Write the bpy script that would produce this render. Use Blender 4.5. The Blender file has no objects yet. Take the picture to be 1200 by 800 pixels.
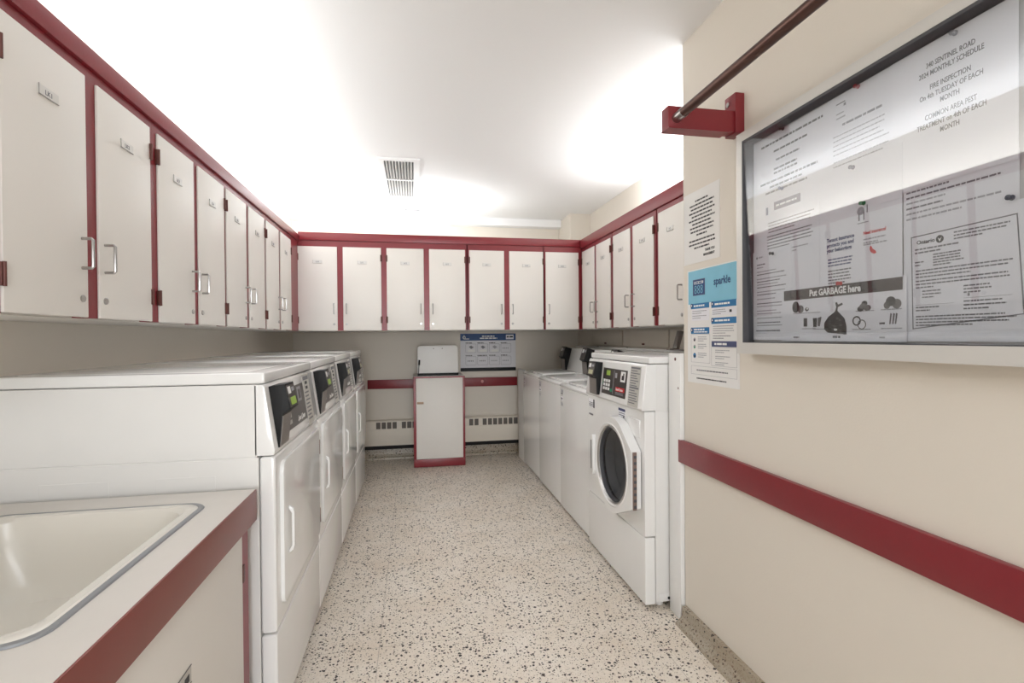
import bpy, bmesh, math, random
from mathutils import Vector, Matrix
random.seed(7)
S = bpy.context.scene
COL = S.collection
PI = math.pi

# ------------------------------------------------------------------ materials
def lin(r, g, b):
    f = lambda c: (c/255/12.92) if c/255 <= .04045 else ((c/255+.055)/1.055)**2.4
    return (f(r), f(g), f(b), 1)

MATS = {}
def mat(name, rgb, rough=.5, metal=0, spec=.5, bump=0, bscale=200, var=0, vscale=6, emit=0, coat=0):
    if name in MATS: return MATS[name]
    m = bpy.data.materials.new(name); m.use_nodes = True
    nt = m.node_tree; b = nt.nodes['Principled BSDF']
    c = lin(*rgb)
    b.inputs['Base Color'].default_value = c
    b.inputs['Roughness'].default_value = rough
    b.inputs['Metallic'].default_value = metal
    b.inputs['Specular IOR Level'].default_value = spec
    if coat:
        b.inputs['Coat Weight'].default_value = coat; b.inputs['Coat Roughness'].default_value = .08
    if emit:
        b.inputs['Emission Color'].default_value = c; b.inputs['Emission Strength'].default_value = emit
    if bump or var:
        geo = nt.nodes.new('ShaderNodeNewGeometry')
    if var:
        n = nt.nodes.new('ShaderNodeTexNoise'); n.inputs['Scale'].default_value = vscale; n.inputs['Detail'].default_value = 5
        nt.links.new(geo.outputs['Position'], n.inputs['Vector'])
        mx = nt.nodes.new('ShaderNodeMix'); mx.data_type = 'RGBA'
        mx.inputs[6].default_value = tuple(x*(1-var) for x in c[:3])+(1,)
        mx.inputs[7].default_value = tuple(min(1, x*(1+var)) for x in c[:3])+(1,)
        nt.links.new(n.outputs['Fac'], mx.inputs[0]); nt.links.new(mx.outputs[2], b.inputs['Base Color'])
    if bump:
        n = nt.nodes.new('ShaderNodeTexNoise'); n.inputs['Scale'].default_value = bscale; n.inputs['Detail'].default_value = 3
        nt.links.new(geo.outputs['Position'], n.inputs['Vector'])
        bp = nt.nodes.new('ShaderNodeBump'); bp.inputs['Strength'].default_value = bump; bp.inputs['Distance'].default_value = .002
        nt.links.new(n.outputs['Fac'], bp.inputs['Height']); nt.links.new(bp.outputs['Normal'], b.inputs['Normal'])
    MATS[name] = m
    return m

def terrazzo(name, base, dirt=1.0, joints=True):
    m = bpy.data.materials.new(name); m.use_nodes = True
    nt = m.node_tree; N = nt.nodes; L = nt.links
    b = N['Principled BSDF']; b.inputs['Roughness'].default_value = .34
    geo = N.new('ShaderNodeNewGeometry')
    def mix(fac, a, bcol):
        x = N.new('ShaderNodeMix'); x.data_type = 'RGBA'
        L.new(fac, x.inputs[0])
        for s, v in ((6, a), (7, bcol)):
            if isinstance(v, tuple): x.inputs[s].default_value = v
            else: L.new(v, x.inputs[s])
        return x.outputs[2]
    def mth(op, a, bb):
        x = N.new('ShaderNodeMath'); x.operation = op
        for s, v in ((0, a), (1, bb)):
            if isinstance(v, (int, float)): x.inputs[s].default_value = v
            else: L.new(v, x.inputs[s])
        return x.outputs[0]
    # cloudy cement
    n = N.new('ShaderNodeTexNoise'); n.inputs['Scale'].default_value = 3.2; n.inputs['Detail'].default_value = 7; n.inputs['Roughness'].default_value = .65
    L.new(geo.outputs['Position'], n.inputs['Vector'])
    r = N.new('ShaderNodeMapRange'); r.inputs[1].default_value = .35; r.inputs[2].default_value = .7
    L.new(n.outputs['Fac'], r.inputs[0])
    c = mix(r.outputs[0], lin(*base), lin(base[0]-14*dirt, base[1]-19*dirt, base[2]-25*dirt))
    n2 = N.new('ShaderNodeTexNoise'); n2.inputs['Scale'].default_value = 140; n2.inputs['Detail'].default_value = 2
    L.new(geo.outputs['Position'], n2.inputs['Vector'])
    r2 = N.new('ShaderNodeMapRange'); r2.inputs[1].default_value = .53; r2.inputs[2].default_value = .66; r2.inputs[4].default_value = .5
    L.new(n2.outputs['Fac'], r2.inputs[0])
    c = mix(r2.outputs[0], c, lin(base[0]-45, base[1]-52, base[2]-58))
    # chips of several sizes
    for sc, keep, rad, cols in ((62, .42, .44, ((34, 30, 28), (62, 48, 40))), (95, .40, .42, ((46, 40, 37), (120, 90, 68))), (150, .40, .40, ((84, 74, 66), (146, 124, 104)))):
        v = N.new('ShaderNodeTexVoronoi'); v.inputs['Scale'].default_value = sc
        wob = N.new('ShaderNodeTexNoise'); wob.inputs['Scale'].default_value = sc*1.3
        L.new(geo.outputs['Position'], wob.inputs['Vector'])
        ad = N.new('ShaderNodeVectorMath'); ad.operation = 'MULTIPLY_ADD'
        L.new(wob.outputs['Color'], ad.inputs[0]); ad.inputs[1].default_value = (.5/sc,)*3
        L.new(geo.outputs['Position'], ad.inputs[2])
        L.new(ad.outputs[0], v.inputs['Vector'])
        sp = N.new('ShaderNodeSeparateColor'); L.new(v.outputs['Color'], sp.inputs[0])
        k = mth('GREATER_THAN', sp.outputs[0], keep)
        size = mth('MULTIPLY', sp.outputs[1], rad)
        inside = mth('LESS_THAN', v.outputs['Distance'], size)
        f = mth('MULTIPLY', k, inside)
        chip = mix(sp.outputs[2], lin(*cols[0]), lin(*cols[1]))
        c = mix(f, c, chip)
    if joints:
        sx = N.new('ShaderNodeSeparateXYZ'); L.new(geo.outputs['Position'], sx.inputs[0])
        fs = None
        for out, off in ((0, .98), (1, 2.13)):
            d = mth('PINGPONG', mth('SUBTRACT', sx.outputs[out], off), .565)
            g = mth('LESS_THAN', d, .0013)
            fs = g if fs is None else mth('MAXIMUM', fs, g)
        fs = mth('MULTIPLY', fs, .4)
        c = mix(fs, c, lin(92, 78, 66))
    L.new(c, b.inputs['Base Color'])
    return m

def thin_glass(name, tint, ior=1.5, rough=.02):
    m = bpy.data.materials.new(name); m.use_nodes = True
    nt = m.node_tree; N = nt.nodes; L = nt.links
    N.remove(N['Principled BSDF'])
    t = N.new('ShaderNodeBsdfTransparent'); t.inputs[0].default_value = tint+(1,)
    g = N.new('ShaderNodeBsdfGlossy'); g.inputs['Roughness'].default_value = rough
    # Schlick reflectance from the viewing angle, the same on both faces of the pane
    geo = N.new('ShaderNodeNewGeometry')
    dt = N.new('ShaderNodeVectorMath'); dt.operation = 'DOT_PRODUCT'
    L.new(geo.outputs['Normal'], dt.inputs[0]); L.new(geo.outputs['Incoming'], dt.inputs[1])
    def mth(op, a, bb=0):
        x = N.new('ShaderNodeMath'); x.operation = op
        for s, v in ((0, a), (1, bb)):
            if isinstance(v, (int, float)): x.inputs[s].default_value = v
            else: L.new(v, x.inputs[s])
        return x.outputs[0]
    k = mth('POWER', mth('SUBTRACT', 1, mth('ABSOLUTE', dt.outputs['Value'])), 5)
    f0 = ((ior-1)/(ior+1))**2
    fac = mth('ADD', mth('MULTIPLY', k, 1-f0), f0)
    mx = N.new('ShaderNodeMixShader')
    L.new(fac, mx.inputs[0]); L.new(t.outputs[0], mx.inputs[1]); L.new(g.outputs[0], mx.inputs[2])
    L.new(mx.outputs[0], N['Material Output'].inputs[0])
    return m

M_WALL = mat('cream_wall_paint', (224, 217, 206), .6, bump=.15, bscale=160, var=.02, vscale=3)
M_CEIL = mat('white_ceiling_paint', (240, 240, 240), .8, bump=.1, bscale=120)
M_RED = mat('red_gloss_paint', (130, 37, 45), .32, bump=.12, bscale=90, var=.06, vscale=14)
M_REDB = mat('light_browned_red_laminate', (128, 62, 54), .34, var=.08, vscale=18)  # trim red with the brown cast of local light put into its colour
M_DOOR = mat('cream_laminate', (226, 222, 216), .42, var=.012, vscale=4)
M_LAM = mat('counter_laminate', (214, 209, 203), .36, var=.02, vscale=30)
M_WHITE = mat('white_enamel', (238, 238, 237), .14, var=.012, vscale=5, coat=.3)
M_WHITE2 = mat('white_enamel_matte', (230, 229, 227), .38, var=.02, vscale=9)
M_SINK = mat('white_sink_enamel', (220, 216, 208), .26, coat=.1)
M_STEEL = mat('brushed_steel', (178, 176, 174), .28, 1)
M_DKSTEEL = mat('dark_rod_metal', (96, 72, 66), .33, .85)
M_ALU = mat('aluminium_plate', (142, 136, 132), .4, .55)
M_BLACK = mat('black_plastic', (13, 13, 14), .5, spec=.3)
M_DARK = mat('dark_gap', (26, 24, 23), .8)
M_HINGE = mat('bronze_hinge_metal', (98, 58, 52), .45, .3)
M_GREY = mat('grey_control_panel', (98, 95, 93), .4)
M_CHAR = mat('charcoal_control_panel', (62, 56, 54), .4)
M_STRIP = mat('pale_instruction_label', (190, 188, 182), .5)
M_INK = mat('black_print', (54, 54, 58), .6)
M_INKD = mat('soft_black_print', (66, 66, 72), .6)
M_INKG = mat('grey_print', (118, 118, 124), .6)
M_INKL = mat('pale_grey_print', (160, 160, 166), .6)
M_INKW = mat('white_print', (238, 238, 236), .5)
M_INKR = mat('red_print', (200, 40, 44), .5)
M_LCD = mat('green_display', (132, 158, 62), .4, emit=.25)
M_GREEN = mat('green_button', (40, 150, 110), .5)
M_PAPER = mat('white_paper', (228, 228, 233), .75)
M_PAPER2 = mat('bright_white_paper', (231, 231, 236), .75)
M_PAPER3 = mat('wall_notice_paper', (232, 231, 229), .75)
M_LCDP = mat('pale_display', (186, 184, 150), .4)
M_CORK = mat('grey_board_backing', (196, 194, 194), .85, bump=.2, bscale=300)
M_FRAME = mat('pale_aluminium_frame', (214, 212, 208), .35, .2)
M_GASKET = mat('dark_rubber_gasket', (74, 74, 78), .55)
M_NAVY = mat('navy_print', (28, 68, 120), .5)
M_BLUE = mat('blue_print', (36, 116, 172), .5)
M_SKY = mat('sky_blue_print', (128, 192, 216), .5, var=.08, vscale=16)
M_SLATE = mat('slate_blue_print', (70, 78, 118), .5)
M_HEAT = mat('cream_heater_enamel', (228, 220, 207), .45, var=.03, vscale=12)
M_SLOT = mat('grey_grille_mesh', (104, 98, 92), .7)
M_KICK = mat('grey_sink_strip', (142, 144, 147), .42, .2)
M_TERR = terrazzo('terrazzo_floor', (238, 230, 219), .9)
M_TERRB = terrazzo('terrazzo_base', (176, 167, 152), 1.1, joints=False)
M_GLASS = thin_glass('board_glass', (.96, .97, .98), 1.9, .012)
M_DGLASS = thin_glass('washer_door_glass', (.30, .31, .33), 1.7)
M_PLINTH = M_RED

# ------------------------------------------------------------------ mesh builder
class MB:
    def __init__(s): s.bm = bmesh.new(); s.mats = []
    def _mi(s, m):
        if m is None: return 0
        if m not in s.mats: s.mats.append(m)
        return s.mats.index(m)
    def _merge(s, t, m):
        i = s._mi(m)
        for f in t.faces: f.material_index = i
        me = bpy.data.meshes.new('tmp'); t.to_mesh(me); t.free()
        s.bm.from_mesh(me); bpy.data.meshes.remove(me)
    def box(s, x0, x1, y0, y1, z0, z1, m=None, bev=0, seg=2):
        t = bmesh.new()
        vs = [t.verts.new((x, y, z)) for x in (x0, x1) for y in (y0, y1) for z in (z0, z1)]
        for q in ((0, 1, 3, 2), (4, 6, 7, 5), (0, 4, 5, 1), (2, 3, 7, 6), (0, 2, 6, 4), (1, 5, 7, 3)):
            t.faces.new([vs[i] for i in q])
        bmesh.ops.recalc_face_normals(t, faces=t.faces)
        if bev: bmesh.ops.bevel(t, geom=list(t.edges), offset=bev, segments=seg, affect='EDGES', profile=.6)
        s._merge(t, m); return s
    def prism(s, prof, lo, hi, axis='x', m=None, bev=0, seg=2):
        """profile points: axis x -> (y,z); axis y -> (x,z); axis z -> (x,y)"""
        t = bmesh.new()
        def P(a, b, c): return {'x': (c, a, b), 'y': (a, c, b), 'z': (a, b, c)}[axis]
        A = [t.verts.new(P(a, b, lo)) for a, b in prof]; B = [t.verts.new(P(a, b, hi)) for a, b in prof]
        n = len(prof)
        t.faces.new(A); t.faces.new(B[::-1])
        for i in range(n): t.faces.new((A[i], B[i], B[(i+1) % n], A[(i+1) % n]))
        bmesh.ops.recalc_face_normals(t, faces=t.faces)
        if bev: bmesh.ops.bevel(t, geom=list(t.edges), offset=bev, segments=seg, affect='EDGES', profile=.6)
        s._merge(t, m); return s
    def rrect(s, x0, x1, z0, z1, r, y0, y1, m=None, bev=0, n=6):
        return s.prism(rr(x0, x1, z0, z1, r, n), y0, y1, 'y', m, bev)
    def holed(s, outer, inner, lo, hi, axis='y', m=None):
        """plate with one hole; outer and inner loops of (a,b)"""
        t = bmesh.new()
        def P(a, b, c): return {'x': (c, a, b), 'y': (a, c, b), 'z': (a, b, c)}[axis]
        loops = []
        for lp in (outer, inner):
            vs = [t.verts.new(P(a, b, lo)) for a, b in lp]
            loops.append([t.edges.new((vs[i], vs[(i+1) % len(vs)])) for i in range(len(vs))])
        bmesh.ops.triangle_fill(t, use_beauty=True, use_dissolve=False, edges=loops[0]+loops[1])
        g = bmesh.ops.extrude_face_region(t, geom=list(t.faces))
        d = Vector(P(0, 0, hi))-Vector(P(0, 0, lo))
        bmesh.ops.translate(t, verts=[v for v in g['geom'] if isinstance(v, bmesh.types.BMVert)], vec=d)
        bmesh.ops.recalc_face_normals(t, faces=t.faces)
        s._merge(t, m); return s
    def loft(s, rings, m=None, cap0=False, cap1=False):
        t = bmesh.new()
        R = [[t.verts.new(p) for p in r] for r in rings]
        n = len(R[0])
        for a, b in zip(R, R[1:]):
            for i in range(n): t.faces.new((a[i], a[(i+1) % n], b[(i+1) % n], b[i]))
        if cap0: t.faces.new(R[0][::-1])
        if cap1: t.faces.new(R[-1])
        bmesh.ops.recalc_face_normals(t, faces=t.faces)
        s._merge(t, m); return s
    def lathe(s, prof, cx, cz, m=None, n=48, cap=False):
        """profile (r, y), axis along y through (cx,cz)"""
        return s.loft([[(cx+r*math.cos(2*PI*i/n), y, cz+r*math.sin(2*PI*i/n)) for i in range(n)] for r, y in prof], m, False, cap)
    def tube(s, pts, r, m=None, n=10):
        pts = [Vector(p) for p in pts]; rings = []
        up = None
        for i, p in enumerate(pts):
            d = (pts[min(i+1, len(pts)-1)]-pts[max(i-1, 0)]).normalized()
            if up is None: up = d.orthogonal().normalized()
            up = (up-d*up.dot(d)).normalized(); q = d.cross(up)
            rings.append([p+up*(r*math.cos(2*PI*k/n))+q*(r*math.sin(2*PI*k/n)) for k in range(n)])
        return s.loft(rings, m, True, True)
    def cyl(s, a, b, r, m=None, n=20): return s.tube([a, b], r, m, n)
    def quad(s, pts, y, m=None):
        t = bmesh.new(); t.faces.new([t.verts.new((x, y, z)) for x, z in pts]); 
        t.normal_update()
        if t.faces[:][0].normal.y > 0: bmesh.ops.reverse_faces(t, faces=t.faces)
        s._merge(t, m); return s
    def bar(s, x0, x1, z0, z1, y, m=None):
        return s.box(x0, x1, y, y+.0004, z0, z1, m)
    def text(s, body, x, z, size, y, m=None, align='LEFT', bold=0, sx=1, depth=.0002, rot=0):
        cu = bpy.data.curves.new('t', 'FONT'); cu.body = body; cu.size = size; cu.align_x = align
        cu.extrude = depth; cu.offset = bold; cu.resolution_u = 2; cu.space_line = .95
        o = bpy.data.objects.new('t', cu); COL.objects.link(o)
        dg = bpy.context.evaluated_depsgraph_get()
        me = bpy.data.meshes.new_from_object(o.evaluated_get(dg))
        me.transform(Matrix.Translation((x, y, z)) @ Matrix.Rotation(PI/2, 4, 'X') @ Matrix.Rotation(rot, 4, 'Z') @ Matrix.Diagonal((sx, 1, 1, 1)))
        t = bmesh.new(); t.from_mesh(me)
        bpy.data.objects.remove(o); bpy.data.curves.remove(cu); bpy.data.meshes.remove(me)
        s._merge(t, m); return s
    def build(s, name, m=None, parent=None, smooth=True, **kw):
        me = bpy.data.meshes.new(name); s.bm.to_mesh(me); s.bm.free()
        if s.mats:
            for x in s.mats: me.materials.append(x)
        else: me.materials.append(m)
        if smooth:
            me.shade_smooth(); me.set_sharp_from_angle(angle=math.radians(32))
        o = bpy.data.objects.new(name, me); COL.objects.link(o)
        if parent is not None:
            bz = BASE.get(parent.name, 0); BASE[o.name] = bz
            if bz: me.transform(Matrix.Translation((0, 0, -bz)))
            o.parent = parent
        for k, v in kw.items(): o[k] = v
        return o
BASE = {}
def rr(x0, x1, z0, z1, r, n=6):
    out = []
    for cx, cz, a0 in ((x1-r, z1-r, 0), (x0+r, z1-r, PI/2), (x0+r, z0+r, PI), (x1-r, z0+r, 1.5*PI)):
        for i in range(n+1):
            a = a0+PI/2*i/n; out.append((cx+r*math.cos(a), cz+r*math.sin(a)))
    return out
def circ(cx, cz, r, n=48): return [(cx+r*math.cos(2*PI*i/n), cz+r*math.sin(2*PI*i/n)) for i in range(n)]
def greek(b, x0, x1, z, h, y, m, fill=1.0, rnd=random):
    """one line of unreadably small printing: a run of word-long dashes"""
    x = x0; end = x0+(x1-x0)*fill
    while x < end:
        w = h*rnd.uniform(1.2, 4.2)
        b.bar(x, min(end, x+w), z, z+h, y, m); x += w+h*.55
def para(b, x0, x1, z1, n, pitch, h, y, m, last=.6):
    for i in range(n): greek(b, x0, x1, z1-i*pitch-h, h, y, m, last if i == n-1 else random.uniform(.88, 1))

def thing(name, label, cat, loc, rot=0, group=None):
    o = bpy.data.objects.new(name, None); COL.objects.link(o)
    o.empty_display_size = .05
    o.location = loc; o.rotation_euler = (0, 0, rot); o['label'] = label; o['category'] = cat
    if group: o['group'] = group
    BASE[o.name] = loc[2]
    return o
def structure(name, b, m, label=None, smooth=False):
    o = b.build(name, m, smooth=smooth); o['kind'] = 'structure'
    if label: o['label'] = label
    return o
FACE_PX, FACE_MX = PI/2, -PI/2      # fronts facing +X / -X

# ------------------------------------------------------------------ the room
XL, XR, YB, ZC, XP, YP = -1.2, 1.82, 5.47, 2.535, 1.168, 2.05
YF = -4.6
structure('floor', MB().box(XL-.1, XR+.1, YF-.1, YB+.1, -.1, 0), M_TERR)
structure('ceiling', MB().box(XL-.1, XR+.1, YF-.1, YB+.1, ZC, ZC+.1), M_CEIL)
structure('wall_left', MB().box(XL-.1, XL, YF-.1, YB+.1, 0, ZC), M_WALL)
structure('wall_right', MB().box(XR, XR+.1, YP, YB+.1, 0, ZC), M_WALL)
structure('wall_back', MB().box(XL, XR, YB, YB+.1, 0, ZC), M_WALL)
structure('wall_partition', MB().box(XP, XR+.1, YF-.1, YP, 0, ZC), M_WALL)
structure('wall_front', MB().box(XL, XP, YF-.1, YF, 0, ZC), M_WALL)
# ceiling beam and boxed duct over the back run
structure('trim_1', MB().box(XL, 1.598, 5.36, YB, 2.455, ZC, bev=.004), M_CEIL)
structure('trim_2', MB().box(1.60, XR, 5.05, YB, 2.14, ZC, bev=.004), M_WALL)
# coved terrazzo bases
cove = [(0, 0), (-.055, 0), (-.05, .012), (-.036, .02), (-.024, .034), (-.02, .075), (0, .075)]
structure('baseboard_partition', MB().prism([(XP+a, b) for a, b in cove], YF, YP-.01, 'y'), M_TERRB)
structure('baseboard_back', MB().prism([(YB+a, b*1.5) for a, b in cove], XL, XR, 'x'), M_TERRB)

# ------------------------------------------------------------------ wall rails
o = thing('wall_rail', 'long red bumper rail on the partition wall under the notice board', 'wall rail', (XP, YP+.022, .7), FACE_MX)
MB().box(0, 2.4, -.02, 0, .703, .803, bev=.003).build('board', M_RED, o)
o = thing('wall_rail', 'red bumper rail on the back wall behind the bin cabinet', 'wall rail', (-.475, YB, .732), 0)
MB().box(0, 1.585, -.02, 0, .733, .828, bev=.003).build('board', M_RED, o)
b = MB(); b.lathe([(0, -.024), (.012, -.024), (.016, -.02)], 1.2, .786); b.build('bolt_cap', mat('pale_pink_cap', (206, 150, 146), .5), o, label='pale round bolt cap')

# ------------------------------------------------------------------ wall lockers
ZB, ZT, ZR = 1.324, 2.002, 2.034
HW = .30; PITCH = .345
def locker(loc, rot, n, label, depth, *a, pitch=.345, **kw):
    global PITCH
    PITCH = pitch
    return _locker(loc, rot, n, label, depth, *a, **kw)
def _locker(loc, rot, n, label, depth, left_ext=0, right_ext=0, handles='RL', nums=(), rail=ZR, hinge_on='post', bar_l=.0225, bar_r=.0225):
    """n doors; local x=0 is the left edge of the first door"""
    t = thing('wall_locker', label, 'locker', (loc[0], loc[1], ZB), rot, 'cream and red wall lockers')
    W = (n-1)*PITCH+HW
    x0, x1 = -bar_l-left_ext, W+bar_r+right_ext
    c = MB(); c.box(x0+.001, x1-.001, .034, depth-.004, ZB, rail); c.build('carcass', M_DOOR, t)
    f = MB()
    y0, y1 = .002, .034
    f.box(x0+.0005, x1-.0005, y0, y1, ZT, rail)
    edges = [x0+.0005]+[k*PITCH-.0225 for k in range(1, n)]+[W-.004]
    ends = [.004]+[k*PITCH-.0225+.0225-.0225+.027+.0 for k in range(1, n)]+[x1-.0005]
    for k in range(n+1):
        a = x0+.0005 if k == 0 else (k-1)*PITCH+HW-.004
        e = x1-.0005 if k == n else k*PITCH+.004
        f.box(a, e, y0, y1, ZB+.002, ZT+.001)
    f.build('face_frame', M_RED, t, label='red painted face frame')
    for k in range(n):
        a = k*PITCH
        d = MB(); d.box(a, a+HW, -.006, .0018, ZB+.003, ZT-.001, bev=.0025); d = d.build('door', M_DOOR, t)
        hs = handles[k]
        hx = a+HW-.026 if hs == 'R' else a+.026
        zz0, zz1 = 1.462, 1.543
        MB().tube([(hx, -.006, zz1), (hx, -.030, zz1), (hx, -.0335, zz1-.004), (hx, -.0335, zz0+.004), (hx, -.030, zz0), (hx, -.006, zz0)], .0042, n=8).build('handle', M_STEEL, d, label='chrome bar handle')
        lx = hx
        lk = MB(); lk.lathe([(.0001, -.0105), (.008, -.0105), (.010, -.009), (.010, -.006)], lx, 1.378, n=16); lk.build('lock', M_STEEL, d)
        pc = a+HW*.5
        p = MB(); p.box(pc-.036, pc+.036, -.0085, -.006, 1.866, 1.892, M_FRAME, .0006, 1)
        p.box(pc-.036, pc+.036, -.0095, -.0085, 1.866, 1.8675, M_ALU); p.box(pc-.036, pc-.0345, -.0095, -.0085, 1.866, 1.892, M_ALU)
        if nums: p.text(nums[k], pc, 1.8725, .017, -.0088, M_INKG, 'CENTER', .0002)
        p.build('number_plate', None, d)
        hgx = a-.001 if hs == 'R' else a+HW+.001
        for z in (1.386, 1.89):
            h = MB(); h.box(hgx-.008, hgx+.008, -.0085, .0018, z, z+.053, bev=.0015); h.cyl((hgx, -.009, z-.001), (hgx, -.009, z+.054), .004, n=10)
            h.build('hinge', M_HINGE, d, label='dark bronze hinge')
    return t
XLC, YBC, XRC = -.898, 4.30, 1.459
# left run, door edges measured from the corner: 4.035 down to 1.32
ys = [1.322, 2.032, 2.708, 3.392]
lab = ['two door cream locker above the sink counter, where the locker row starts',
       'two door cream locker above the dryers, second unit counted from the sink',
       'two door cream locker above the dryers, third unit counted from the sink',
       'two door cream locker above the far dryer, ending at the inner corner']
for k, y in enumerate(ys):
    locker((XLC, y, 0), FACE_PX, 2, lab[k], .30, 0, .24 if k == 3 else 0, 'RL', ('LK%d' % (2*k+1), 'LK%d' % (2*k+2)), bar_l=(.0225, .028, .0155, .0195)[k], bar_r=(.028, .0155, .0195, .0225)[k], pitch=(.354, .345, .345, .345)[k])
xs = [-.901, -.211, .479, 1.169-.034]
lab = ['two door cream locker on the back wall, at the corner on the dryer side',
       'two door cream locker on the back wall, above the open bin cabinet lid',
       'two door cream locker on the back wall, above the blue headed instruction sign',
       'single door cream locker on the back wall, at the corner on the washer side']
for k, n in enumerate((2, 2, 2, 1)):
    x = (-.901, -.212, .468, 1.135)[k]
    locker((x, YBC, 0), 0, n, lab[k], YB-YBC, .27 if k == 0 else 0, .36 if k == 3 else 0, ('RL', 'RL', 'RL', 'L')[k], ('LK9', 'LK1', 'LK2', 'LK2', 'LK1', 'LK8', 'LK5')[2*k:2*k+n], rail=2.05,
           bar_l=.0225, bar_r=.0225 if k < 2 else .0115 if k == 2 else .0225)
lab = ['two door cream locker above the washers, at the inner corner of the back wall',
       'two door cream locker above the washers, between the corner pair and the notice sheet',
       'single door cream locker above the washers, cut off by the partition wall edge']
for k, n in enumerate((2, 2, 1)):
    y = (4.252, 3.553, 2.845)[k]
    t = locker((XRC, y, 0), FACE_MX, n, lab[k], XR-XRC, .022 if k == 0 else .004, .42 if k == 2 else 0, ('RL', 'RL', 'R')[k], ('LK6', 'LK7', 'LK3', 'LK4', 'LK5')[2*k:2*k+n], rail=2.034)
# valances (light troughs) along the locker tops
o = thing('valance', 'red valance board along the top of the dryer side lockers', 'valance', (XLC, 1.0, ZR), FACE_PX)
MB().box(0, 3.30, -.010, .030, ZR+.0005, 2.090, bev=.002).build('board', M_RED, o)
o = thing('valance', 'red valance board along the top of the back wall lockers', 'valance', (XLC, YBC, 2.05), 0)
MB().box(.002, 2.355, -.010, .030, 2.0505, 2.114, bev=.002).build('board', M_RED, o)
o = thing('valance', 'red valance board along the top of the washer side lockers', 'valance', (XRC, YBC-.005, ZR), FACE_MX)
MB().box(.0, 2.24, -.010, .030, ZR+.0005, 2.112, bev=.002).build('board', M_RED, o)

# ------------------------------------------------------------------ appliances
def card_reader(t, x0, w, prof, label=None, lcd=None):
    """prof: top back, top front, nose, under nose, bottom, back bottom as (y,z)"""
    h = MB().prism(prof, x0, x0+w, 'x', bev=.002).build('card_reader', M_BLACK, t, label=label or 'black card reader')
    (tb, tf, no, un, bo, bb) = prof
    def on(a, c, u, v, off=.0012):       # strip on the face a->c
        dy, dz = c[0]-a[0], c[1]-a[1]; L = math.hypot(dy, dz); ny, nz = -abs(dz)/L, (dy/L if dz < 0 else -dy/L)
        ny, nz = (dz/L, -dy/L)
        p0 = (a[0]+dy*u+ny*0, a[1]+dz*u); p1 = (a[0]+dy*v, a[1]+dz*v)
        if ny > 0: ny, nz = -ny, -nz
        return [p0, p1, (p1[0]+ny*off, p1[1]+nz*off), (p0[0]+ny*off, p0[1]+nz*off)]
    p = MB(); p.prism(on(tf, no, .08, .95), x0+.008, x0+w-.008, 'x', M_CHAR)
    p.prism(on(tf, no, .14, .42, .0018), x0+.02, x0+w*.45, 'x', M_INKW)
    p.prism(on(tf, no, .2, .36, .0018), x0+w*.55, x0+w-.02, 'x', M_INKL)
    p.prism(on(tf, no, .58, .88, .0018), x0+w*.25, x0+w-.022, 'x', lcd or M_LCDP)
    p.build('reader_screen', None, h, label='small reader display')
    MB().prism(on(un, bo, .03, .97, .0015), x0+.004, x0+w-.004, 'x').build('front_plate', M_ALU, h, label='bare metal front plate')
    return h

def sticker(b, x0, x1, z0, z1, y, head=M_NAVY):
    b.bar(x0, x1, z0, z1, y, M_PAPER); b.bar(x0, x1, z1-(z1-z0)*.25, z1, y-.0004, head)
    n = 3
    for i in range(n): greek(b, x0+.004, x1-.004, z0+(z1-z0)*(.12+.2*i), (z1-z0)*.08, y-.0004, M_INKG)

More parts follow.
